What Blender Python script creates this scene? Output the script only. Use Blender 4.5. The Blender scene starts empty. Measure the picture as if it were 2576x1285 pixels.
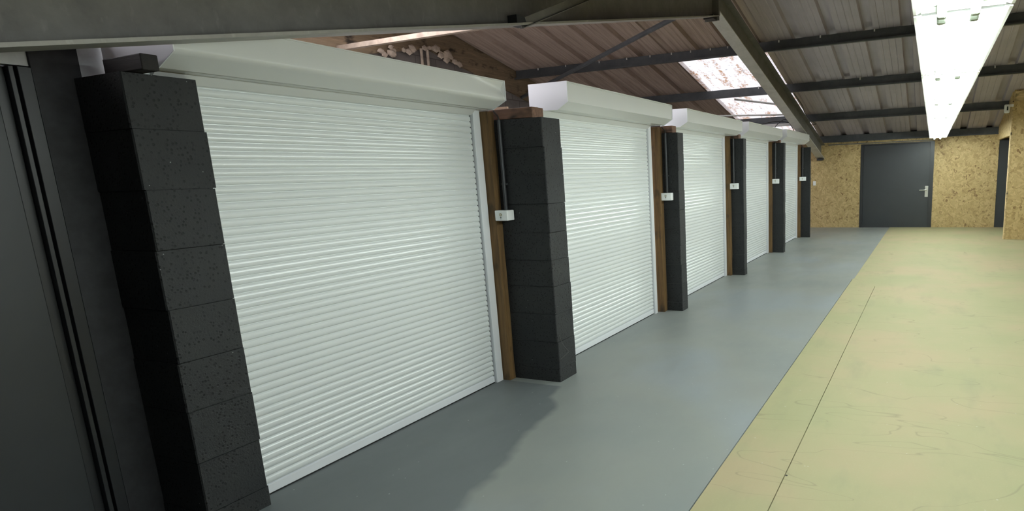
import bpy, bmesh, math, random
from mathutils import Vector, Matrix
random.seed(7)
SC = bpy.context.scene
COL = SC.collection
# ------------------------------------------------------------------ camera
W, H = 2576, 1285
cam = bpy.data.cameras.new('camera')
cam.sensor_fit = 'HORIZONTAL'; cam.sensor_width = 36.0
cam.lens = 1566.264 / W * 36.0
cam.shift_x = -(1680.473 - W / 2) / W
cam.shift_y = (750.252 - H / 2) / W
cam.clip_start = 0.02; cam.clip_end = 200
camo = bpy.data.objects.new('camera', cam); COL.objects.link(camo)
camo.matrix_world = Matrix(((0.9226119776574258, -0.043617253280408455, 0.38325536382329556, 0),
                            (0.38414727413922223, 0.1937962705859306, -0.9027036486457727, 0),
                            (-0.034900006510877074, 0.980071701827605, 0.19555420942102766, 1.5), (0, 0, 0, 1)))
SC.camera = camo
# ------------------------------------------------------------------ sky and exposure
wd = bpy.data.worlds.new('sky'); SC.world = wd; wd.use_nodes = True
bg = wd.node_tree.nodes['Background']
bg.inputs['Color'].default_value = (1.0, 0.965, 0.985, 1); bg.inputs['Strength'].default_value = 6.0
SC.view_settings.view_transform = 'Standard'; SC.view_settings.look = 'None'
SC.view_settings.gamma = 1.0; SC.view_settings.use_curve_mapping = False
SC.view_settings.exposure = 0.0
SC.cycles.max_bounces = 8; SC.cycles.diffuse_bounces = 5; SC.cycles.glossy_bounces = 4
SC.cycles.transparent_max_bounces = 8; SC.cycles.sample_clamp_indirect = 6.0
SC.cycles.caustics_reflective = False; SC.cycles.caustics_refractive = False
TUBE_POWER = 74.0
TUBE_COLOR = (0.90, 1.0, 0.965, 1)

# ------------------------------------------------------------------ materials
class NT:
    def __init__(s, name):
        s.m = bpy.data.materials.new(name); s.m.use_nodes = True
        s.t = s.m.node_tree; s.b = s.t.nodes['Principled BSDF']; s.out = s.t.nodes['Material Output']
        s.c = s.n('ShaderNodeTexCoord').outputs['Object']
    def n(s, typ, **k):
        x = s.t.nodes.new(typ)
        for a, v in k.items(): setattr(x, a, v)
        return x
    def l(s, a, b): s.t.links.new(a, b)
    def noise(s, scale, detail=3, rough=.5, vec=None, stretch=None, dist=0):
        x = s.n('ShaderNodeTexNoise'); x.inputs['Scale'].default_value = scale
        x.inputs['Detail'].default_value = detail; x.inputs['Roughness'].default_value = rough
        x.inputs['Distortion'].default_value = dist
        s.l(s.map(stretch, vec) if stretch else (vec or s.c), x.inputs['Vector'])
        return x.outputs['Fac']
    def map(s, sc, vec=None, rot=(0, 0, 0)):
        m = s.n('ShaderNodeMapping'); m.inputs['Scale'].default_value = sc; m.inputs['Rotation'].default_value = rot
        s.l(vec or s.c, m.inputs['Vector']); return m.outputs['Vector']
    def ramp(s, fac, stops):
        r = s.n('ShaderNodeValToRGB'); e = r.color_ramp.elements
        while len(e) < len(stops): e.new(.5)
        for i, (p, c) in enumerate(stops):
            e[i].position = p; e[i].color = (c, c, c, 1) if not isinstance(c, tuple) else (c[0], c[1], c[2], 1)
        s.l(fac, r.inputs['Fac']); return r.outputs['Color']
    def mix(s, a, b, fac=.5, mode='MIX'):
        m = s.n('ShaderNodeMix', data_type='RGBA', blend_type=mode)
        for v, i in ((fac, 0), (a, 6), (b, 7)):
            if hasattr(v, 'links') or hasattr(v, 'is_linked'): s.l(v, m.inputs[i])
            else: m.inputs[i].default_value = v if i == 0 else (v[0], v[1], v[2], 1)
        return m.outputs[2]
    def col(s, c):
        if isinstance(c, tuple): s.b.inputs['Base Color'].default_value = (c[0], c[1], c[2], 1)
        else: s.l(c, s.b.inputs['Base Color'])
        return s
    def set(s, rough=.5, metal=0, spec=None):
        s.b.inputs['Roughness'].default_value = rough; s.b.inputs['Metallic'].default_value = metal
        if spec is not None: s.b.inputs['Specular IOR Level'].default_value = spec
        return s
    def bump(s, h, strength=.3, dist=.01):
        b = s.n('ShaderNodeBump'); b.inputs['Strength'].default_value = strength; b.inputs['Distance'].default_value = dist
        s.l(h, b.inputs['Height']); s.l(b.outputs['Normal'], s.b.inputs['Normal']); return s

def plain(name, c, rough=.5, metal=0, spec=None, var=.12, scale=9):
    t = NT(name); d = tuple(max(0, x * (1 - var)) for x in c); e = tuple(x * (1 + var) for x in c)
    t.col(t.ramp(t.noise(scale, 4, .6), [(.3, d), (.7, e)])).set(rough, metal, spec); return t.m

def mk_block():
    t = NT('painted_blockwork')
    base = t.ramp(t.noise(3.0, 5, .65), [(.3, (.014, .0155, .0175)), (.7, (.024, .0255, .0265))])
    v = t.n('ShaderNodeTexVoronoi'); v.inputs['Scale'].default_value = 55; t.l(t.c, v.inputs['Vector'])
    msk = t.ramp(t.noise(9, 3, .6), [(.34, 0.), (.50, 1.)])
    pit = t.ramp(v.outputs['Distance'], [(.20, 1.), (.36, 0.)])
    pm = t.mix((0, 0, 0), pit, msk)
    c = t.mix(base, (.003, .003, .0035), pm)
    sp = t.n('ShaderNodeTexVoronoi'); sp.inputs['Scale'].default_value = 16; t.l(t.c, sp.inputs['Vector'])
    c = t.mix(c, (.35, .36, .36), t.ramp(sp.outputs['Distance'], [(.03, .6), (.045, 0.)]))
    t.col(c).set(.62, 0, .35)
    h = t.mix(t.noise(120, 4, .7), (0, 0, 0), pm)
    t.bump(h, .5, .006); return t.m

def mk_osb(name, light, mid, dark, axis='XZ', dens=1.0):
    """strand board: overlapping long flakes laid in two directions"""
    t = NT(name)
    warp = t.n('ShaderNodeTexNoise'); warp.inputs['Scale'].default_value = 7; t.l(t.c, warp.inputs['Vector'])
    add = t.n('ShaderNodeVectorMath', operation='MULTIPLY_ADD')
    t.l(warp.outputs['Color'], add.inputs[0]); add.inputs[1].default_value = (.10, .10, .10); t.l(t.c, add.inputs[2])
    layers = []
    for k, (rot, sx, sz) in enumerate(((.5, 7, 26), (-.8, 8, 24), (1.45, 7, 28))):
        r = (0, rot, 0) if axis == 'XZ' else (rot, 0, 0)
        sc = (sx * dens, 20, sz * dens) if axis == 'XZ' else (20, sx * dens, sz * dens)
        v = t.n('ShaderNodeTexVoronoi'); v.inputs['Scale'].default_value = 1
        m0 = t.n('ShaderNodeMapping'); m0.inputs['Rotation'].default_value = r; t.l(add.outputs[0], m0.inputs['Vector'])
        t.l(t.map(sc, m0.outputs['Vector']), v.inputs['Vector'])
        bw = t.n('ShaderNodeRGBToBW'); t.l(v.outputs['Color'], bw.inputs[0])
        layers.append(t.ramp(bw.outputs[0], [(.09, dark), (.22, mid), (.5, light), (.8, mid)]))
    m1 = t.ramp(t.noise(11, 2), [(.47, 0.), (.5, 1.)]); m2 = t.ramp(t.noise(14, 2, vec=t.map((1, 1, 1.3))), [(.52, 0.), (.55, 1.)])
    c = t.mix(t.mix(layers[0], layers[1], m1), layers[2], m2)
    c = t.mix(c, mid, .04)
    c = t.mix(c, (.16, .085, .03), t.ramp(t.noise(22, 2, .6), [(.70, 0.), (.76, .7)]))
    t.col(c).set(.6); t.bump(c, .25, .003); return t.m

def mk_concrete_floor():
    t = NT('grey_painted_floor')
    n = t.noise(.55, 3, .5); n2 = t.noise(3.2, 5, .6, stretch=(1, .5, 1))
    c = t.ramp(n, [(.36, (.250, .270, .262)), (.50, (.285, .300, .280)), (.62, (.285, .312, .322))])
    c = t.mix(c, (.24, .245, .23), t.ramp(n2, [(.52, 0.), (.8, .55)]))
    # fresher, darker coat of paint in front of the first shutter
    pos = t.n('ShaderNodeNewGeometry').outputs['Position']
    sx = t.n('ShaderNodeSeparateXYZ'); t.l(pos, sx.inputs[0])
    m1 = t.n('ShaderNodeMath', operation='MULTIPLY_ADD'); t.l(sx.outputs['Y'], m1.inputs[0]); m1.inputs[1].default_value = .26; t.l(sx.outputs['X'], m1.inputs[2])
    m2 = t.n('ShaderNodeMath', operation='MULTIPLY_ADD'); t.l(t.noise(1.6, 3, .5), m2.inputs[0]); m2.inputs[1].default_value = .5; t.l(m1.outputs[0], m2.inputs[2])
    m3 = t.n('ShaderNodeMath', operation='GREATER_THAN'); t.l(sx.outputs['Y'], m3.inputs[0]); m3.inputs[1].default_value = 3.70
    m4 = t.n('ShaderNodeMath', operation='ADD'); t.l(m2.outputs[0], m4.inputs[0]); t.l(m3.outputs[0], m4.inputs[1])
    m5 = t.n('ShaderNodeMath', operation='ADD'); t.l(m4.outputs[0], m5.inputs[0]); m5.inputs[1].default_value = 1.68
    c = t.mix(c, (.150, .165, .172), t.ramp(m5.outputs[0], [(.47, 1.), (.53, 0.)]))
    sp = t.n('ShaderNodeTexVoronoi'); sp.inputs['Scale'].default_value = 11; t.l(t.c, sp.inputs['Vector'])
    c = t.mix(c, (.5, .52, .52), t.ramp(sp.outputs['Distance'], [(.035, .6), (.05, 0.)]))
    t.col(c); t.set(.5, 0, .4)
    r = t.ramp(n2, [(.3, .52), (.75, .36)]); t.l(r, t.b.inputs['Roughness'])
    t.bump(t.noise(14, 4), .08, .004); return t.m

def mk_beige_floor():
    t = NT('pale_chipboard_floor')
    n = t.noise(1.1, 4, .55); n2 = t.noise(90, 4, .8); n3 = t.noise(5, 4, .6, stretch=(1, .35, 1))
    c = t.ramp(n, [(.36, (.350, .338, .190)), (.5, (.378, .345, .200)), (.64, (.412, .342, .210))])
    c = t.mix(c, (.43, .405, .27), t.ramp(n2, [(.55, 0.), (.8, .45)]))
    c = t.mix(c, (.26, .265, .17), t.ramp(n3, [(.55, 0.), (.8, .4)]))
    v = t.n('ShaderNodeTexVoronoi'); v.inputs['Scale'].default_value = 9; t.l(t.c, v.inputs['Vector'])
    c = t.mix(c, (.50, .48, .37), t.ramp(v.outputs['Distance'], [(.03, .7), (.05, 0.)]))
    # long faint scuff lines with a shape of their own
    s = t.noise(1.3, 2, .4, stretch=(.6, 2.2, 1), dist=.6)
    c = t.mix(c, (.17, .165, .11), t.ramp(s, [(.497, 0.), (.5, .35), (.503, 0.)]))
    t.col(c).set(.72, 0, .25); t.bump(n2, .1, .002); return t.m

def mk_white(name, c=(.80, .80, .80), rough=.28, spec=.5):
    t = NT(name); t.col(t.ramp(t.noise(1.5, 2), [(.3, tuple(x * .985 for x in c)), (.7, c)])).set(rough, 0, spec)
    return t.m

def mk_steel(name, a, b, rough=.5, metal=.35, scale=5):
    t = NT(name); n = t.noise(scale, 6, .7)
    v = t.noise(30, 3, .6, stretch=(1, 1, .4))
    c = t.ramp(n, [(.32, a), (.68, b)]); c = t.mix(c, tuple(min(1, x * 1.7) for x in b), t.ramp(v, [(.6, 0.), (.8, .35)]))
    t.col(c).set(rough, metal); t.bump(n, .08, .01); return t.m

def mk_deck():
    t = NT('dusty_roof_sheet')
    n = t.noise(1.2, 5, .6); s = t.noise(1, 4, .7, stretch=(26, 1.0, 1.0))
    c = t.ramp(n, [(.3, (.405, .37, .425)), (.7, (.50, .455, .52))])
    c = t.mix(c, (.29, .255, .255), t.ramp(s, [(.35, .22), (.6, 0.)]))
    # the sheets over the storage side carry brown dust
    sx = t.n('ShaderNodeSeparateXYZ'); t.l(t.n('ShaderNodeNewGeometry').outputs['Position'], sx.inputs[0])
    mr = t.n('ShaderNodeMapRange'); mr.inputs['From Min'].default_value = -3.3; mr.inputs['From Max'].default_value = -2.0
    mr.inputs['To Min'].default_value = 1; mr.inputs['To Max'].default_value = 0; t.l(sx.outputs['X'], mr.inputs['Value'])
    br = t.mix((.52, .415, .345), (.38, .29, .235), t.ramp(s, [(.38, 1.), (.6, 0.)]))
    c = t.mix(c, br, mr.outputs['Result'])
    t.col(c).set(.72, .05); return t.m

def mk_wood(name, a, b, axis='Z', scale=1.0, rough=.75):
    t = NT(name)
    st = {'Z': (22, 22, 1.2), 'X': (1.2, 22, 22), 'Y': (22, 1.2, 22)}[axis]
    g = t.noise(1.6 * scale, 5, .7, stretch=st, dist=.4)
    c = t.ramp(g, [(.3, a), (.55, b), (.8, tuple(x * 1.5 for x in b))])
    k = t.noise(6, 3, .6, stretch={'Z': (1, 1, .45), 'X': (.45, 1, 1), 'Y': (1, .45, 1)}[axis])
    c = t.mix(c, (.010, .007, .004), t.ramp(k, [(.56, 0.), (.68, .9)]))
    t.col(c).set(rough); t.bump(g, .35, .004); return t.m

def mk_skylight(name, k, dirty):
    t = NT(name)
    dirt = t.noise(2.2, 6, .72, stretch=(2.6, .6, 1))
    speck = t.noise(16, 4, .8)
    d1 = t.ramp(dirt, [(.50, 0.), (.57, 1.)]); d2 = t.ramp(speck, [(.44, 0.), (.54, 1.)])
    both = t.mix((0, 0, 0), d2, d1)
    d3 = t.ramp(t.noise(9, 5, .85), [(.60, 0.), (.64, .9)])
    col = t.mix((.95, .96, 1.0), (.50, .31, .19), both)
    col = t.mix(col, (.30, .33, .36), d3)
    if not dirty: col = t.mix(col, (.95, .96, 1.0), .8)
    col = t.mix(col, (k, k, k), 1.0, 'MULTIPLY')
    tl = t.n('ShaderNodeBsdfTranslucent'); tp = t.n('ShaderNodeBsdfTransparent')
    t.l(col, tl.inputs['Color']); t.l(col, tp.inputs['Color'])
    mx = t.n('ShaderNodeMixShader'); mx.inputs[0].default_value = .55
    t.l(tl.outputs[0], mx.inputs[1]); t.l(tp.outputs[0], mx.inputs[2]); t.l(mx.outputs[0], t.out.inputs['Surface'])
    return t.m

def mk_blocks_gable():
    t = NT('bare_grey_blockwork')
    br = t.n('ShaderNodeTexBrick'); br.inputs['Scale'].default_value = 1
    br.inputs['Brick Width'].default_value = .44; br.inputs['Row Height'].default_value = .225; br.inputs['Mortar Size'].default_value = .008
    br.inputs['Color1'].default_value = (.15, .13, .12, 1); br.inputs['Color2'].default_value = (.20, .175, .16, 1)
    br.inputs['Mortar'].default_value = (.09, .08, .07, 1)
    sx = t.n('ShaderNodeSeparateXYZ'); t.l(t.c, sx.inputs[0]); cb = t.n('ShaderNodeCombineXYZ')
    t.l(sx.outputs['Y'], cb.inputs['X']); t.l(sx.outputs['Z'], cb.inputs['Y']); t.l(cb.outputs[0], br.inputs['Vector'])
    t.col(t.mix(br.outputs['Color'], (.11, .095, .085), t.ramp(t.noise(4, 5, .7), [(.45, 0.), (.75, .7)]))).set(.9)
    t.bump(t.noise(60, 3), .4, .01); return t.m

def emis(name, c, s):
    t = NT(name); t.b.inputs['Emission Color'].default_value = c; t.b.inputs['Emission Strength'].default_value = s
    t.col((.9, .9, .9)); return t.m

M = dict(
    block=mk_block(),
    bounce_floor=plain('pale_bounce_concrete', (.50, .49, .46), .8),
    osb=mk_osb('strand_board', (.66, .50, .245), (.47, .335, .145), (.24, .14, .055)),
    osb_side=mk_osb('strand_board_side', (.66, .50, .245), (.47, .335, .145), (.24, .14, .055), 'YZ'),
    floor_grey=mk_concrete_floor(), floor_beige=mk_beige_floor(),
    white=mk_white('white_powder_coat', (.755, .785, .785), .24), white_box=mk_white('white_box_coat', (.74, .745, .73), .26),
    guide=mk_white('white_guide_coat', (.84, .86, .90), .35),
    rubber=plain('black_rubber', (.008, .008, .008), .8),
    steel=mk_steel('grey_galvanised_steel', (.125, .118, .108), (.19, .182, .168), .55, .1),
    steel_light=mk_steel('pale_lit_steel', (.52, .515, .49), (.66, .65, .62), .5, .1),  # grey steel made paler, carrying the floor's light on flange undersides
    steel_mid=mk_steel('half_lit_flange_steel', (.28, .265, .24), (.38, .365, .335), .5, .1),  # same grey steel, partly lightened for light on the near flange
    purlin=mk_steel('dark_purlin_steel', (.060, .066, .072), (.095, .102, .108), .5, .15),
    deck=mk_deck(), sky=mk_skylight('old_dirty_rooflight_sheet', .19, True), sky_clean=mk_skylight('unseen_clear_rooflight_sheet', .95, False), gable=mk_blocks_gable(),
    post=mk_wood('dark_stained_timber', (.060, .032, .010), (.150, .085, .030)),
    lintel=mk_wood('red_brown_timber', (.09, .045, .028), (.20, .105, .065), 'X'),
    lintel_y=mk_wood('black_stained_timber', (.005, .004, .004), (.014, .011, .010), 'X'),
    board=mk_wood('brown_bargeboard', (.15, .105, .062), (.21, .15, .092), 'Y'),
    pale_timber=mk_wood('pale_timber', (.46, .33, .15), (.62, .47, .25), 'X'),
    dark_door=plain('anthracite_paint', (.029, .033, .0365), .45, var=.05, scale=3),
    dark_frame=plain('black_frame_paint', (.022, .024, .027), .4, var=.1),
    dark_wall=plain('dark_render_paint', (.026, .0265, .030), .65, var=.35, scale=14),
    white_wall=plain('white_masonry_paint', (.80, .83, .85), .8, var=.12, scale=12),
    conduit=plain('painted_conduit', (.035, .037, .042), .4), cable=plain('black_cable', (.02, .018, .016), .5),
    tray=mk_white('white_enamel', (.86, .88, .84), .35), holder=plain('lampholder_plastic', (.30, .34, .27), .5),
    tube=emis('lit_tube_glass', TUBE_COLOR, TUBE_POWER),
    plastic=plain('white_plastic', (.86, .88, .88), .4, var=.02), chrome=mk_steel('satin_chrome', (.6, .6, .55), (.75, .75, .7), .3, .7),
    brass=plain('dull_brass', (.35, .30, .18), .35, .7), bolt=mk_steel('bright_zinc', (.6, .6, .58), (.8, .8, .78), .35, .4),
    foam=plain('pale_mortar', (.42, .34, .27), .9, var=.25),
    copper=plain('pale_pink_lath', (.62, .42, .30), .6),
)
# ------------------------------------------------------------------ mesh helpers
class MB:
    def __init__(s): s.bm = bmesh.new()
    def box(s, x0, x1, y0, y1, z0, z1):
        v = [s.bm.verts.new(p) for p in ((x0, y0, z0), (x1, y0, z0), (x1, y1, z0), (x0, y1, z0), (x0, y0, z1), (x1, y0, z1), (x1, y1, z1), (x0, y1, z1))]
        for f in ((3, 2, 1, 0), (4, 5, 6, 7), (0, 1, 5, 4), (1, 2, 6, 5), (2, 3, 7, 6), (3, 0, 4, 7)): s.bm.faces.new([v[i] for i in f])
        return s
    def loft(s, A, B, caps=True):
        """two matching closed rings of points joined by quads"""
        a = [s.bm.verts.new(p) for p in A]; b = [s.bm.verts.new(p) for p in B]; n = len(a)
        for i in range(n): s.bm.faces.new((a[i], a[(i + 1) % n], b[(i + 1) % n], b[i]))
        if caps: s.bm.faces.new(a[::-1]); s.bm.faces.new(b)
        return s
    def prism(s, prof, axis, c0, c1):
        f = {'X': lambda p, c: (c, p[0], p[1]), 'Y': lambda p, c: (p[0], c, p[1]), 'Z': lambda p, c: (p[0], p[1], c)}[axis]
        return s.loft([f(p, c0) for p in prof], [f(p, c1) for p in prof])
    def tube(s, pts, r, seg=12):
        pts = [Vector(p) for p in pts]; rings = []
        for i, p in enumerate(pts):
            d = (pts[min(i + 1, len(pts) - 1)] - pts[max(i - 1, 0)]).normalized()
            u = d.orthogonal().normalized() if i == 0 else (u - d * u.dot(d)).normalized()
            w = d.cross(u)
            rings.append([s.bm.verts.new(p + (u * math.cos(a) + w * math.sin(a)) * r) for a in (2 * math.pi * k / seg for k in range(seg))])
        for a, b in zip(rings, rings[1:]):
            for k in range(seg): s.bm.faces.new((a[k], a[(k + 1) % seg], b[(k + 1) % seg], b[k]))
        s.bm.faces.new(rings[0][::-1]); s.bm.faces.new(rings[-1])
        return s
    def build(s, name, mat, parent=None, bevel=0, smooth=False, kind=None, label=None, cat=None, group=None):
        bm = s.bm
        bmesh.ops.recalc_face_normals(bm, faces=bm.faces)
        if parent: o0 = Vector(parent['_o'])
        else:
            xs = [v.co.x for v in bm.verts]; ys = [v.co.y for v in bm.verts]; zs = [v.co.z for v in bm.verts]
            o0 = Vector(((min(xs) + max(xs)) / 2, (min(ys) + max(ys)) / 2, min(zs)))
        bmesh.ops.translate(bm, verts=bm.verts, vec=-o0)
        me = bpy.data.meshes.new(name); bm.to_mesh(me); bm.free()
        me.materials.append(M[mat])
        if smooth:
            for p in me.polygons: p.use_smooth = True
        o = bpy.data.objects.new(name, me); COL.objects.link(o)
        if parent: o.parent = parent
        else: o.location = o0
        o['_o'] = tuple(o0)
        if bevel:
            b = o.modifiers.new('bevel', 'BEVEL'); b.width = bevel; b.segments = 2; b.limit_method = 'ANGLE'
        if kind: o['kind'] = kind
        if label: o['label'] = label
        if cat: o['category'] = cat
        if group: o['group'] = group
        return o
def thing(name, loc, label, cat, group=None):
    o = bpy.data.objects.new(name, None); COL.objects.link(o); o.empty_display_size = .1
    o.location = loc; o['_o'] = tuple(loc); o['label'] = label; o['category'] = cat
    if group: o['group'] = group
    return o
def smooth_curve(pts, n=8):
    P = [Vector(p) for p in pts]; out = []
    P = [P[0] * 2 - P[1]] + P + [P[-1] * 2 - P[-2]]
    for i in range(1, len(P) - 2):
        for k in range(n):
            t = k / n; a, b, c, d = P[i - 1], P[i], P[i + 1], P[i + 2]
            out.append(.5 * ((2 * b) + (c - a) * t + (2 * a - 5 * b + 4 * c - d) * t * t + (3 * b - a - 3 * c + d) * t ** 3))
    out.append(P[-2]); return out

# ------------------------------------------------------------------ roof geometry
D = 16.51; RIDGE = 8.2; TAN = .2126
XL, XR, YF = -7.5, 5.0, -.6
def pb(y):      # height of the underside of the purlins
    return 2.10 + TAN * (D - y) if y >= RIDGE else 2.10 + TAN * (D - RIDGE) - TAN * (RIDGE - y)
PD = .165       # purlin depth
def dk(y): return pb(y) + PD

# floor
MB().box(XL, -2.9, YF, D, -.15, -.002).build('floor.002', 'bounce_floor', kind='structure')  # unseen storage floor, made pale to bounce daylight up to the roof
MB().box(-2.9, -.955, YF, D, -.15, 0).box(-3.3, -2.9, YF, D, -.1519, 0).box(-.955, -.935, 8.72, D, -.15, 0).box(-.955, -.935, YF, 8.72, -.15, -.012).build('floor', 'floor_grey', kind='structure')
bf = MB().box(-.945, -.6175, YF, 8.2, -.15, .006).box(-.6125, XR, YF, 8.2, -.15, .006).box(-.6175, -.6125, YF, 8.2, -.15, -.008)
bf.box(-.945, XR, 8.2, 8.72, -.15, .006).box(-.93, XR, 8.72, D, -.15, .006)
bf.build('floor.001', 'floor_beige', kind='structure')
MB().tube([(-.607, 2.86, .004), (-.607, 2.86, .0075)], .006, 10).build('floor_screw_hole', 'rubber', label='small dark screw hole beside the long seam of the pale floor', cat='screw')

# walls
def gable_prof(): return [(YF - .1, -.15), (D + .1, -.15), (D + .1, dk(D + .1) + .02), (RIDGE, dk(RIDGE) + .02), (YF - .1, dk(YF - .1) + .02)]
MB().prism(gable_prof(), 'X', XL - .12, XL).build('wall_left', 'gable', kind='structure')
MB().prism(gable_prof(), 'X', XR, XR + .12).build('wall_right', 'osb_side', kind='structure')
MB().box(XL, XR, YF - .12, YF, -.15, dk(YF)).build('wall_front', 'dark_wall', kind='structure')
dx0, dx1, dh = -1.665, .02, 2.05        # door in the far wall
d2a, d2b, d2h = 1.385, 2.25, 2.035      # second door round the corner
wt = dk(D) + .0
MB().box(XL, dx0, D, D + .12, -.15, wt).box(dx1, d2a, D, D + .12, -.15, wt).box(d2b, XR, D, D + .12, -.15, wt).box(dx0, dx1, D, D + .12, dh, wt).box(d2a, d2b, D, D + .12, d2h, wt).build('wall_far', 'osb', kind='structure')
MB().box(XL, XR, D + .12, D + .2, -.15, wt + .05).build('wall_leak_stop', 'dark_wall', kind='structure')  # unseen slab added to stop sky light leaking round the doors
CY = 13.87
MB().box(1.365, XR, CY, CY + .1, -.15, dk(CY)).build('wall_corner', 'osb', kind='structure')
pr = [(CY + .1, 2.0), (D, 2.0), (D, dk(D)), (CY + .1, dk(CY + .1))]
MB().prism(pr, 'X', 1.343, 1.40).build('wall_header', 'osb_side', kind='structure')
MB().box(1.343, 1.365, CY - .004, CY + .1, 0, dk(CY) - .2).box(1.343, 1.40, CY + .1, CY + .14, 0, 2.0).build('trim_1', 'pale_timber', kind='structure')
MB().box(1.38, 3.2, CY - .05, CY - .002, 2.62, 2.80).build('trim_2', 'pale_timber', kind='structure')

# roof deck: ribbed sheets
def deck_profile(x0, x1, y):
    z = dk(y); pts = []
    pitch = .54; ph = -1.0
    k = math.floor((x0 - ph) / pitch) - 1
    xs = []
    while True:
        c = ph + k * pitch
        if c > x1 + pitch: break
        xs += [(c - .078, 0), (c - .062, .074), (c + .062, .074), (c + .078, 0)]
        for m in (.17, .27, .37): xs += [(c + m - .008, 0), (c + m, .007), (c + m + .008, 0)]
        k += 1
    xs = [p for p in xs if x0 + .004 < p[0] < x1 - .004]
    low = [(x0, 0)] + xs + [(x1, 0)]
    return [(a, y, z + b) for a, b in low] + [(x1, y, z + .085), (x0, y, z + .085)]
SKX0, SKX1 = -4.28, -2.66; SKA, SKB = -7.0, -5.35; SLA, SLB = -5.1, -3.45
SY = 10.66
def deck(pieces, name):
    m = MB()
    for x0, x1, y0, y1 in pieces: m.loft(deck_profile(x0, x1, y0), deck_profile(x0, x1, y1))
    m.build(name, 'deck', kind='structure')
YB = D + .12
deck([(XL, SKX0, RIDGE, YB), (SKX1, XR, RIDGE, YB), (SKX0, SKX1, RIDGE, SY), (SKX0, SKX1, 16.1, YB)], 'ceiling')
deck([(XL, SKA, YF - .12, RIDGE), (SKB, SLA, YF - .12, RIDGE), (SLB, XR, YF - .12, RIDGE), (SKA, SKB, 6.9, RIDGE), (SKA, SKB, YF - .12, .3),
      (SLA, SLB, 6.0, RIDGE), (SLA, SLB, YF - .12, .3)], 'ceiling.001')
for i, (a, b, sk0, sk1) in enumerate(((SY, 16.1, SKX0, SKX1), (.3, 6.0, SLA, SLB), (.3, 6.9, SKA, SKB))):
    n = 6; m = MB()
    prof = []
    for k in range(13):
        prof.append((sk0 + (sk1 - sk0) * k / 12, .012 if k % 2 else 0))
    A = [(x, a, dk(a) + z) for x, z in prof]; Bp = [(x, b, dk(b) + z) for x, z in prof]
    a_ = [m.bm.verts.new(p) for p in A[:13]]; b_ = [m.bm.verts.new(p) for p in Bp[:13]]
    for k in range(12): m.bm.faces.new((a_[k], a_[k + 1], b_[k + 1], b_[k]))
    MB().box(sk0, sk1, a - .01, a + .012, dk(a) + .001, dk(a) + .084).box(sk0, sk1, b - .012, b + .01, dk(b) + .001, dk(b) + .084).build('trim_%d' % (i + 3), 'deck', kind='structure')  # end strips added to stop daylight leaking past the rooflights
    m.build('window_%d' % (i + 1), 'sky' if i == 0 else 'sky_clean', kind='structure')  # unseen near-slope pair, enlarged and kept clear to brighten boxes and roof

# purlins: Z-section steel
def zprof(y):
    z = pb(y); t = .006
    return [(y - .065, z), (y + t, z), (y + t, z + PD - t - .012), (y + .065, z + PD - t - .028), (y + .065, z + PD - .020), (y, z + PD - .004), (y, z + t), (y - .059, z + t), (y - .059, z + .022), (y - .065, z + .022)]
for y, lab in ((10.5, 'dark steel purlin highest on the far roof slope, with bright screw tips'), (12.5, 'dark steel purlin crossing the middle of the dirty rooflight'),
               (14.5, 'dark steel purlin next above the one along the osb end wall'), (16.38, 'dark steel purlin running along the top of the osb end wall')):
    t = thing('purlin', (-1.2, y, pb(y)), lab, 'roof beam')
    x1 = 1.34 if y > 13.9 else XR
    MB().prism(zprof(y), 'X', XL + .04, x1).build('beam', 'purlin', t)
    if y == 10.5:
        for bx in (-6.9, -6.3, -5.6, -5.05, -4.6, -4.2, -3.85, -3.5, -3.2, -2.35, -1.7, -.9):
            MB().tube([(bx, y - .08, pb(y) + PD - .015), (bx, y - .08, pb(y) + PD - .05)], .011, 8).build('screw', 'bolt', t, label='bright screw tip')
    if y == 12.5:
        for bx in (-3.2, -1.3, .9): MB().tube([(bx, y - .08, pb(y) + PD - .01), (bx, y - .08, pb(y) + PD - .05)], .010, 8).build('screw', 'bolt', t, label='bright screw tip')
def zprof_l(y):
    z = pb(y); return [(a, 2 * z + PD - b if False else b) for a, b in zprof(y)]
for y, lab in ((6.5, 'purlin behind the big beam, on the near roof slope just below the ridge'), (4.5, 'purlin on the near roof slope above the first shutter box, behind the big beam'), (2.5, 'purlin on the near roof slope close to the camera, behind the big beam'), (.6, 'lowest purlin of the near roof slope beside the front wall')):
    z = pb(y); t_ = .006
    prof = [(y + .065, z), (y - t_, z), (y - t_, z + PD - .03), (y - .06, z + PD - .04), (y - .06, z + PD - .034), (y, z + PD - .02), (y, z + t_), (y + .065, z + t_)]
    MB().prism(prof, 'X', XL + .04, XR).build('purlin', 'steel_light', label=lab, cat='roof beam')

MB().box(XL + .04, -2.76, 6.49, 6.56, 3.285, 3.345).build('tie_bar', 'foam', label='long pale bar behind the big beam, running to the peak of the gable', cat='roof beam')
MB().box(-2.45, 0, D - .05, D - .008, 2.062, 2.085).build('purlin_lip', 'steel', label='narrow grey lip under the purlin along the top of the end wall above the dark door', cat='purlin lip')  # stands in for the pale lip below the last purlin
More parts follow.
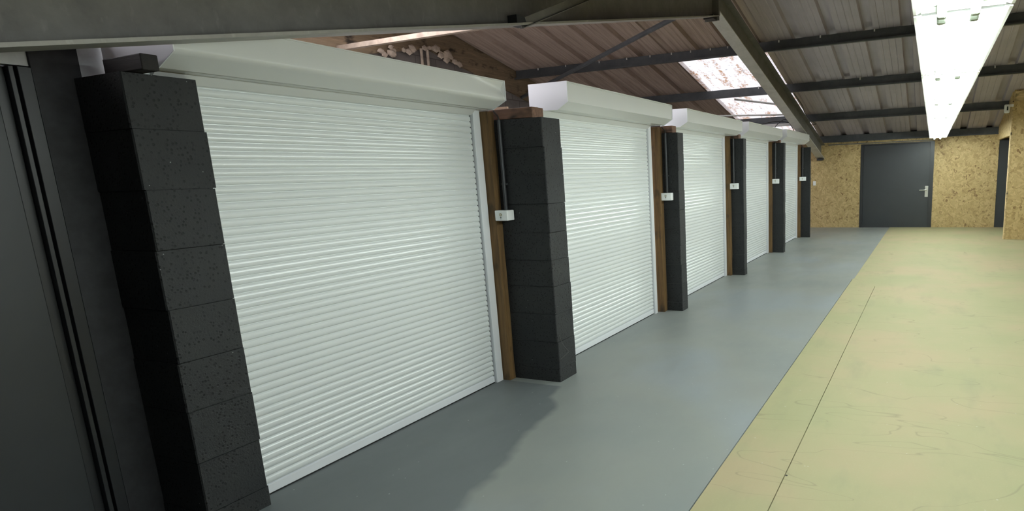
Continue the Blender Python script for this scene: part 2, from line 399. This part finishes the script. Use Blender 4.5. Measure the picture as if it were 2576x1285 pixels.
# portal frame rafters
FX0, FX1 = -2.732, -2.545
FXM = (FX0 + FX1) / 2
def rb(y): return 1.745 + .2035 * (16.45 - y)
def lb(y): return 1.933 + .2135 * (y - 1.04)
AP = 7.96
def rafter(root, f, y0, y1, top, fm='steel_light'):
    t = .014
    web = [(y0, f(y0) + t), (y1, f(y1) + t), (y1, top(y1) - t), (y0, top(y0) - t)]
    MB().prism(web, 'X', FXM - .006, FXM + .006).build('web', 'steel', root)
    MB().prism([(y0, f(y0)), (y1, f(y1)), (y1, f(y1) + t), (y0, f(y0) + t)], 'X', FX0, FX1).build('bottom_flange', fm, root, label='bottom flange coloured pale for light from below')
    MB().prism([(y0, top(y0) - t), (y1, top(y1) - t), (y1, top(y1)), (y0, top(y0))], 'X', FX0, FX1).build('top_flange', 'steel', root)
r = thing('rafter', (FXM, 12, rb(12)), 'grey steel rafter sloping down from the apex to the osb end wall', 'roof beam')
rafter(r, rb, AP + .02, D - .02, lambda y: pb(y) - .016)
MB().box(FX0, FX1, AP + .001, AP + .02, rb(AP) - .05, pb(AP) - .01).build('end_plate', 'steel', r)
for z in (rb(AP) + .07, rb(AP) + .2, rb(AP) + .32):
    for x in (FX0 + .04, FX1 - .04): MB().tube([(x, AP + .02, z), (x, AP + .045, z)], .014, 6).build('bolt', 'steel_light', r)
MB().box(FX0 + .02, FX1 - .02, D - .2, D - .02, rb(D - .1) - .05, rb(D - .1) - .012).build('bearing_plate', 'dark_frame', r)
r = thing('rafter', (FXM, 4, lb(4)), 'big grey steel beam crossing the top left of the view, under the near roof slope', 'roof beam')
rafter(r, lb, YF + .01, AP - .02, lambda y: pb(y) - .016, 'steel_mid')
MB().box(FX0, FX1, AP - .02, AP - .001, lb(AP) - .05, pb(AP) - .01).build('end_plate', 'steel', r)
MB().box(FX0 + .03, FX1 - .03, AP - .16, AP - .021, lb(AP) - .05, lb(AP) - .006).build('stiffener', 'dark_frame', r)
# angle stay bolted to the web of the near rafter
t = thing('angle_stay', (-2.6, 3.75, 2.53), 'galvanised angle stay rising from the bottom of the big beam', 'brace')
a0 = Vector((-2.575, 3.72, 2.515)); a1 = Vector((-2.33, 4.62, 2.93)); d = (a1 - a0).normalized(); n = Vector((1, 0, 0)); n = (n - d * n.dot(d)).normalized(); w = d.cross(n)
def barbox(a, b, u, v, hu, hv):
    ring = lambda p: [p + u * hu + v * hv, p - u * hu + v * hv, p - u * hu - v * hv, p + u * hu - v * hv]
    return MB().loft([tuple(q) for q in ring(a)], [tuple(q) for q in ring(b)])
barbox(a0, a1, n, w, .003, .028).build('angle_leg', 'steel', t)
barbox(a0 + w * .028 , a1 + w * .028, n, w, .018, .003).build('angle_leg', 'steel', t)
MB().box(-2.64, -2.56, 3.66, 3.78, 2.505, 2.56).build('cleat', 'dark_frame', t)
# long diagonal roof brace
MB().tube([(-2.695, 7.02, 3.262), (-7.44, 10.6, 3.06)], .03, 10).build('diagonal_brace', 'purlin', label='dark steel rod brace running diagonally down from the beam apex to the blockwork gable', cat='brace')
MB().tube([(-5.6, 12.1, 2.66), (-2.75, 13.9, 2.66)], .018, 10).build('conduit_pipe', 'steel_light', label='thin grey pipe crossing in front of the dirty rooflight', cat='pipe')
MB().tube([(-3.75, 12.62, 2.93), (-2.74, 13.2, 2.78)], .02, 10).build('diagonal_brace', 'steel_light', label='short pale rod brace just under the dirty rooflight beside the sloping rafter', cat='brace')
MB().box(-4.1, -2.75, 14.0, 14.06, 2.44, 2.50).build('tie_bar', 'steel_light', label='pale horizontal bar under the lower end of the dirty rooflight', cat='brace')

# ------------------------------------------------------------------ gable dressings
for s, lab in ((1, 'brown bargeboard under the far roof slope on the blockwork gable'), (-1, 'brown bargeboard under the near roof slope on the blockwork gable')):
    y0, y1 = (RIDGE, 11.2) if s > 0 else (1.0, RIDGE)
    f = lambda y: pb(y) + PD
    t = MB().prism([(y0, f(y0) - .46), (y1, f(y1) - .46), (y1, f(y1) - .005), (y0, f(y0) - .005)], 'X', XL + .001, XL + .035)
    t.build('bargeboard', 'board', label=lab, cat='board')
m = MB()
for i in range(26):
    y = 7.2 + random.random() * 1.7; z = pb(y) - .28 + random.uniform(-.05, .07); r_ = random.uniform(.03, .07)
    bm2 = bmesh.ops.create_icosphere(m.bm, subdivisions=1, radius=r_); 
    for v in bm2['verts']: v.co = Vector((XL + .085 + v.co.x * .5, y + v.co.y * random.uniform(.8, 1.9), z + v.co.z * random.uniform(.7, 1.2)))
m.build('expanding_foam', 'foam', kind='stuff', label='lumpy pale foam and mortar smeared at the peak of the gable', cat='foam')
for y, q in ((8.03, 'left'), (8.16, 'right')):
    MB().tube([(XL + .062, y, 0), (XL + .062, y, 3.55)], .022, 8).build('conduit_pipe', 'foam', label='thin pipe climbing the bare blockwork gable, %s one of the pair' % q, cat='pipe', group='twin pipes on the gable')

# ------------------------------------------------------------------ pillars of painted concrete blocks
def pillar(x0, x1, y0, y1, h, joints, label):
    m = MB(); zs = [0] + sorted(joints) + [h]
    for a, b in zip(zs, zs[1:]):
        j = lambda k=.003: random.uniform(-k, k)
        g = .003
        X0, X1, Y0, Y1 = x0, x1 + j(), y0 + j(), y1 + j(.004)
        c = .005
        prof = [(X0, Y0), (X1 - c, Y0), (X1, Y0 + c), (X1, Y1 - c), (X1 - c, Y1), (X0, Y1)]
        m.prism(prof, 'Z', a, b - g)
        m.prism([(X0, Y0 + .007), (X1 - .007, Y0 + .007), (X1 - .007, Y1 - .007), (X0, Y1 - .007)], 'Z', b - g - .0005, b + .0005 if b < h else b - g)
    return m.build('block_pillar', 'block', label=label, cat='pillar')
J = [.10, .31, .52, .727, .92, 1.118, 1.325, 1.529, 1.72]
PIL = [  # x0, x1, y0, y1, h, joints, label
    (-3.2, -2.885, 1.515, 1.791, 1.962, [.10, .339, .573, .79, 1.02, 1.267, 1.51, 1.748], 'black painted block pillar nearest the camera, left of the first white shutter'),
    (-3.0, -2.5, 3.775, 4.01, 1.92, J, 'black painted block pillar between the first and second white shutters'),
    (-2.85, -2.5, 6.295, 6.46, 1.93, J, 'black painted block pillar between the second and third white shutters'),
    (-2.85, -2.49, 8.785, 8.93, 1.96, J, 'black painted block pillar between the third and fourth white shutters'),
    (-2.85, -2.482, 11.41, 11.55, 1.98, J, 'black painted block pillar between the fourth and fifth white shutters'),
    (-2.85, -2.48, 14.07, 14.16, 1.97, J, 'black painted block pillar beyond the fifth shutter, nearest the osb end wall')]
for n_, p in enumerate(PIL):
    o = pillar(*p)
    if n_ == 1:
        MB().tube(smooth_curve([(-2.4985, 3.80, .36), (-2.4985, 3.84, .28), (-2.4985, 3.92, .20)]), .0011, 6).tube([(-2.4985, 3.92, .20), (-2.4985, 3.80, .175)], .001, 6).build('scuff_mark', 'steel', o, label='thin pale scratch')

# ------------------------------------------------------------------ roller shutters
ORD = ['first', 'second', 'third', 'fourth', 'fifth']
SH = [  # shutter plane x, y start (hidden), guide y0, y1, box y0, y1, zb, front x, chamfer x, zc, zt, back x
    (-2.985, 1.66, 3.625, 3.70, 1.63, 3.71, 1.985, -2.738, -2.85, 2.037, 2.163, -3.2),
    (-2.76, 4.10, 6.085, 6.15, 4.13, 6.165, 2.0, -2.50, -2.59, 2.05, 2.19, -2.83),
    (-2.76, 6.50, 8.64, 8.715, 6.56, 8.73, 2.003, -2.485, -2.57, 2.05, 2.188, -2.80),
    (-2.775, 9.0, 11.29, 11.37, 9.12, 11.38, 2.015, -2.50, -2.60, 2.085, 2.205, -2.80),
    (-2.765, 11.62, 13.93, 14.01, 11.74, 14.03, 2.03, -2.50, -2.60, 2.10, 2.228, -2.80)]
PITCH = .0385
for i, (xs, ys, g0, g1, b0, b1, zb, xf, xc, zc, zt, xb) in enumerate(SH):
    lab = {0: 'large white roller shutter nearest the camera, with a dented box end', 1: 'second white roller shutter from the camera, between the first two full black pillars',
           2: 'third white roller shutter, in the middle of the row of five', 3: 'fourth white roller shutter, last but one before the end wall', 4: 'fifth and farthest white roller shutter, smallest in view'}[i]
    t = thing('roller_shutter', (xs, (ys + g1) / 2, 0), lab, 'roller shutter', 'white roller shutters in a row')
    # curtain of slats
    prof = []; z = .055
    while z < zb + .02:
        for q, dx in ((0, -.0055), (.0035, -.0055), (.0050, -.0005), (.009, .0026), (.016, .0044), (.023, .0042), (.030, .0026), (.0355, -.0002), (.0375, -.0035)):
            if z + q <= zb + .03: prof.append((xs + dx, z + q))
        z += PITCH
    prof += [(xs - .012, prof[-1][1]), (xs - .012, .055)]
    MB().prism(prof, 'Y', ys, g0 - .006).build('curtain', 'white', t)
    MB().box(xs - .012, xs + .004, ys, g0 - .004, .008, .0535).build('bottom_rail', 'guide', t, bevel=.002)
    MB().box(xs - .008, xs + .002, ys, g0 - .004, 0.0, .008).build('rubber_seal', 'rubber', t, label='black rubber seal')
    for a, b in ((g0, g1), (ys - .035, ys - .001)):
        MB().box(xs - .03, xs + .022, a + .004, b, 0.0, zb + .002).build('guide_rail', 'guide', t, bevel=.002)
    MB().box(xs - .02, xs - .006, g0 - .006, g0 + .004, .0, zb).build('brush_strip', 'rubber', t, label='black brush strip')
    # box
    hb = [(xb, zb), (xc, zb), (xf, zc), (xf, zt - .012), (xf - .004, zt - .006), (xf - .004, zt), (xb, zt)]
    if i == 0:
        # last stretch of the cover is dented: built with a subdivided front
        m = MB(); ny, nz = 60, 14
        y0, y1 = b0, b1
        def fr(u, v):
            y = y0 + (y1 - y0) * u
            segs = [(xc, zb), (xf, zc), (xf, zt)]
            if v < .35: k = v / .35; p = (segs[0][0] + (segs[1][0] - segs[0][0]) * k, segs[0][1] + (segs[1][1] - segs[0][1]) * k)
            else: k = (v - .35) / .65; p = (xf, zc + (zt - zc) * k)
            s_ = y1 - y
            dent = 0
            if s_ < .42 and v > .30:
                a = max(0, 1 - s_ / .42)
                vv = (v - .35) / .65
                dent = -.030 * a * a * math.exp(-((vv - .55 - .25 * (1 - a)) / .32) ** 2) + .016 * math.exp(-((s_ - .035) / .02) ** 2 - ((vv - .15) / .2) ** 2)
            if u > .999 or v > .999: dent = 0
            return (p[0] + dent, y, p[1])
        vs = [[m.bm.verts.new(fr(1 - (1 - a / ny) ** 1.8, b / nz)) for b in range(nz + 1)] for a in range(ny + 1)]
        for a in range(ny):
            for b in range(nz): m.bm.faces.new((vs[a][b], vs[a + 1][b], vs[a + 1][b + 1], vs[a][b + 1]))
        m.build('box_cover', 'white_box', t, smooth=True, label='white front cover dented at its far end')
        hb = [(xb, zb), (xc - .02, zb), (xf - .05, zc), (xf - .05, zt), (xb, zt)]
    MB().prism(hb, 'Y', b0 + .003, b1 - .003).build('shutter_box', 'white_box', t)
    MB().prism([(xs + .058, zb), (xs + .012, zb - .036), (xs + .008, zb - .036), (xs + .008, zb)], 'Y', ys, g0 - .002).build('throat_lip', 'white_box', t)
    MB().box(xf - .02, xf + .004, b0, b1, zt - .004, zt + .003).build('box_lip', 'white_box', t)
    for a in (b0 - .003, b1 - .002):
        e = .004
        ep = [(xb - e, zb - e), (xc + e * .4, zb - e), (xf + e, zc - e * .4), (xf + e, zt + e), (xb - e, zt + e)]
        MB().prism(ep, 'Y', a, a + .005).build('end_plate', 'guide', t, bevel=.001, label='plain white end plate')
    # timber post beside the guide
    px = xs
    bx = {0: (-3.0, -2.9, 3.703, 3.772), 1: (-2.775, -2.68, 6.2, 6.292), 2: (-2.775, -2.675, 8.72, 8.782), 3: (-2.79, -2.69, 11.375, 11.407), 4: (-2.78, -2.68, 14.015, 14.066)}[i]
    hgt = 1.975 if i == 0 else zb - .012
    m = MB(); n = 12; rings = []
    for k in range(n + 1):
        j = lambda: random.uniform(-.003, .003)
        z = hgt * k / n
        rings.append([(bx[0], bx[2] + abs(j()), z), (bx[1] + j(), bx[2] + abs(j()), z), (bx[1] + j(), bx[3] - abs(j()), z), (bx[0], bx[3] - abs(j()), z)])
    vv = [[m.bm.verts.new(p) for p in rr] for rr in rings]
    for k in range(n):
        for q in range(4): m.bm.faces.new((vv[k][q], vv[k][(q + 1) % 4], vv[k + 1][(q + 1) % 4], vv[k + 1][q]))
    m.bm.faces.new(vv[0][::-1]); m.bm.faces.new(vv[-1])
    m.build('timber_post', 'post', label='dark brown rough timber post at the far edge of the %s white shutter' % ORD[i], cat='post')

# timbers lying on the pillar tops
for (x0, x1, y0, y1, z0, z1, mt, lab) in (
    (-3.05, -2.80, 1.545, 1.605, 1.962, 2.022, 'lintel_y', 'black stained timber offcut on top of the nearest black pillar'),
    (-2.955, -2.585, 3.79, 3.93, 1.92, 1.992, 'lintel', 'red brown timber block on the pillar between first and second shutters'),
    (-2.80, -2.56, 6.30, 6.42, 1.93, 2.0, 'lintel', 'red brown timber block on the pillar between second and third shutters'),
    (-2.80, -2.56, 8.79, 8.91, 1.96, 2.02, 'lintel', 'dark timber block on the pillar between third and fourth shutters'),
    (-2.80, -2.56, 11.42, 11.53, 1.98, 2.035, 'lintel', 'small timber block on the pillar between fourth and fifth shutters'),
    (-2.80, -2.62, 14.08, 14.15, 1.97, 2.03, 'lintel', 'small timber block on the last pillar before the osb end wall')):
    MB().box(x0, x1, y0, y1, z0, z1).build('timber_block', mt, bevel=.004, label=lab, cat='timber')
MB().box(-2.93, -2.80, 3.80, 3.82, 1.992, 2.008).build('timber_lath', 'copper', label='thin pale pinkish lath on the timber block beside the first shutter box', cat='timber')

# ------------------------------------------------------------------ key switches with conduits
SWL = ['white key switch box on the black pillar after the first shutter, nearest the camera', 'white key switch box beside the second shutter', 'white key switch box beside the third shutter',
       'white key switch box beside the fourth shutter', 'white key switch box beside the fifth and farthest shutter']
for i, (x0, x1, yf, yb, z0, z1, px) in enumerate(((-2.90, -2.79, 3.69, 3.772, 1.212, 1.286, -2.845), (-2.685, -2.565, 6.225, 6.293, 1.222, 1.302, -2.63), (-2.68, -2.558, 8.72, 8.783, 1.255, 1.337, -2.63),
                                          (-2.682, -2.562, 11.35, 11.408, 1.262, 1.345, -2.63), (-2.70, -2.565, 14.0, 14.067, 1.25, 1.335, -2.64))):
    t = thing('key_switch', ((x0 + x1) / 2, yb, z0), SWL[i], 'switch', 'key switches on the pillars')
    MB().box(x0, x1, yf, yb, z0, z1).build('housing', 'plastic', t, bevel=.006)
    cx = (x0 + x1) / 2 - .004; cz = z1 - .030
    MB().tube([(cx, yf - .004, cz), (cx, yf + .002, cz)], .0105, 20).build('key_barrel', 'brass', t, label='dull brass key barrel')
    MB().tube([(cx, yf - .006, cz), (cx, yf - .003, cz)], .006, 16).build('keyway', 'chrome', t, label='bright key slot')
    MB().box(cx - .006, cx + .006, yf - .001, yf + .001, cz - .021, cz - .015).build('indicator_mark', 'rubber', t, label='small dark square mark')
    m = MB(); m.loft([(cx - .004, yf - .001, cz - .031), (cx + .004, yf - .001, cz - .031), (cx, yf - .001, cz - .025)], [(cx - .004, yf + .001, cz - .031), (cx + .004, yf + .001, cz - .031), (cx, yf + .001, cz - .025)])
    m.build('arrow_mark', 'rubber', t, label='small dark arrow mark')
    yp = yb - .018; zt_ = PIL[i + 1][4]
    c = thing('conduit', (px, yp, z1), 'dark painted conduit running down to the key switch beside the %s shutter' % ORD[i], 'pipe')
    MB().tube([(px, yp, z1), (px, yp, zt_ - .005)], .0135, 14).build('pipe', 'conduit', c, smooth=False)
    MB().box(px - .022, px + .022, yp - .004, yb + .001, (z1 + zt_) / 2 - .14, (z1 + zt_) / 2 - .125).build('saddle_clip', 'conduit', c)
    MB().tube(smooth_curve([(px, yp, zt_ - .01), (px - .004, yp, zt_ + .02), (px - .03, yp, zt_ + .05), (px - .038, yp, zt_ + .062)]), .005, 8).build('flex', 'cable', c, label='thin black cable tail')

# ------------------------------------------------------------------ near left wall with dark door
MB().box(-3.42, -3.212, YF, 1.384, 1.99, 2.2).box(-3.42, -3.22, 1.54, 1.66, 0, 2.2).box(-3.42, -3.27, 1.34, 1.54, 0, 2.2).build('wall_store', 'white_wall', kind='structure')
MB().box(-3.27, -3.2, 1.385, 1.54, 0, 2.16).build('wall_return', 'dark_wall', kind='structure')
MB().box(-3.42, -3.2, YF, .33, 0, 1.99).build('wall_side', 'dark_wall', kind='structure')
dr = MB().box(-3.27, -3.235, .40, 1.283, .008, 1.925).build('door_1', 'dark_door', kind='structure')
fr = MB()
fr.box(-3.27, -3.245, 1.287, 1.322, 0, 1.985).box(-3.27, -3.212, 1.322, 1.338, 0, 1.985).box(-3.27, -3.225, 1.338, 1.344, 0, 1.985).box(-3.27, -3.2, 1.344, 1.385, 0, 1.985)
fr.box(-3.27, -3.2, .34, 1.287, 1.93, 1.985).box(-3.27, -3.2, .34, .396, 0, 1.93)
fr.build('door_frame', 'dark_frame', dr, bevel=.002)

# ------------------------------------------------------------------ doors in the far wall
dr = MB().box(dx0 + .07, dx1 - .095, D + .012, D + .055, .01, dh - .035).build('door_2', 'dark_door', kind='structure')
f = MB().box(dx0, dx0 + .066, D - .008, D + .1, 0, dh).box(dx1 - .09, dx1, D - .008, D + .1, 0, dh).box(dx0 + .066, dx1 - .09, D - .008, D + .1, dh - .03, dh).build('door_frame', 'dark_frame', dr)
h = thing('door_handle', (-.1, D, .9), 'x', 'x')
COL.objects.unlink(h); bpy.data.objects.remove(h)
hp = MB().box(-.155, -.08, D + .002, D + .012, .74, 1.0).build('handle_plate', 'chrome', dr, bevel=.003, label='pale satin handle plate')
MB().tube(smooth_curve([(-.118, D + .004, .905), (-.118, D - .03, .905), (-.14, D - .05, .905), (-.28, D - .05, .905)]), .010, 10).build('door_handle', 'chrome', dr, label='satin lever handle')
dr = MB().box(d2a + .002, d2b - .05, D + .012, D + .055, .008, d2h - .03).build('door_3', 'dark_door', kind='structure')
MB().box(d2b - .05, d2b, D - .005, D + .1, 0, d2h).box(d2a, d2b - .05, D - .005, D + .1, d2h - .03, d2h).build('door_frame', 'dark_frame', dr)
# small switch on the osb
MB().box(-2.83, -2.76, D - .03, D, 1.08, 1.19).build('wall_socket', 'plastic', bevel=.004, label='tiny white box on the osb end wall, half hidden behind the last pillar', cat='switch')
# sensor on the corner
t = thing('alarm_sensor', (1.25, CY, 2.4), 'white motion sensor box at the top of the osb corner on the right', 'sensor')
MB().box(1.205, 1.30, CY - .06, CY + .02, 2.41, 2.57).build('housing', 'plastic', t, bevel=.02)
MB().box(1.245, 1.268, CY - .064, CY - .058, 2.46, 2.53).build('sensor_window', 'rubber', t, label='dark sensor window')
MB().box(1.295, 1.36, CY - .03, CY - .006, 2.52, 2.57).build('bracket', 'plastic', t)

# ------------------------------------------------------------------ strip lights
LX0, LX1, LZ = -.10, .262, 2.08
joints = [.75, 2.90, 4.80, 6.80, 8.75, 10.70, 12.65, 14.55, 15.95]
LL = ['strip light nearest the camera, at the very top edge of the view', 'large glaring strip light second from the camera', 'third strip light from the camera in the glowing row', 'fourth strip light from the camera, middle of the glowing row',
      'fifth strip light from the camera in the glowing row', 'sixth strip light from the camera in the glowing row', 'last but one strip light of the glowing row', 'last strip light, nearest the osb end wall above the door']
for i, (a, b) in enumerate(zip(joints, joints[1:])):
    t = thing('strip_light', ((LX0 + LX1) / 2, (a + b) / 2, LZ), LL[i], 'strip light', 'strip lights in one glowing row')
    a += .02; b -= .02; cx = (LX0 + LX1) / 2
    th = .003
    outer = [(LX0, LZ + .014), (LX0 + .012, LZ + .014), (LX0 + .055, LZ + .034), (cx - .07, LZ + .036), (cx + .07, LZ + .036), (LX1 - .055, LZ + .034), (LX1 - .012, LZ + .014), (LX1, LZ + .014), (LX1, LZ + .020), (LX1 - .008, LZ + .020),
             (LX1 - .05, LZ + .042), (cx + .075, LZ + .09), (cx - .075, LZ + .09), (LX0 + .05, LZ + .042), (LX0 + .008, LZ + .020), (LX0, LZ + .020)]
    MB().prism(outer, 'Y', a, b).build('reflector_tray', 'tray', t, label='white enamelled reflector')
    for k, x in enumerate((cx - .075, cx + .045)):
        tb = MB().tube([(x, a + .05, LZ + .002), (x, b - .05, LZ + .002)], .0165, 12).build('tube', 'tube', t, smooth=True, label='glowing white tube')
        for y0, y1 in ((a + .015, a + .055), (b - .055, b - .015)):
            MB().box(x - .018, x + .018, y0, y1, LZ - .018, LZ + .037).build('lamp_holder', 'holder', t, bevel=.008)
    for y in (a, b - .004):
        MB().box(LX0 + .03, LX1 - .03, y, y + .004, LZ + .016, LZ + .035).build('end_cap', 'tray', t)
    q = .2 if i == 0 else .4
    for y in (a + q, b - q):
        MB().tube([(cx, y, LZ + .088), (cx, y, dk(y) + .071)], .003, 6).build('suspension_wire', 'steel', t)

# ------------------------------------------------------------------ loose cables round the rafter foot
for pts, lab in (([(-2.76, 13.7, 2.30), (-2.78, 13.5, 2.40), (-2.84, 13.2, 2.52), (-2.95, 12.9, 2.40), (-2.9, 12.3, 2.22)], 'thin brown cable dangling under the rooflight onto the fourth shutter box'),
                 ([(-2.76, 13.8, 2.45), (-3.0, 13.3, 2.50), (-3.3, 12.9, 2.42), (-3.4, 12.6, 2.3), (-2.78, 12.0, 2.243)], 'thin black cable looping under the rooflight behind the fifth shutter box'),
                 ([(-2.54, 12.6, 2.94), (-2.46, 13.0, 2.75), (-2.50, 13.5, 2.64), (-2.42, 13.9, 2.5), (-2.40, 14.3, 2.46), (-2.5, 14.40, 2.47)], 'black cable sagging along the right side of the sloping rafter')):
    MB().tube(smooth_curve(pts), .008, 8).build('cable', 'cable', label=lab, cat='cable')
for o in list(SC.objects):
    if '_o' in o: del o['_o']
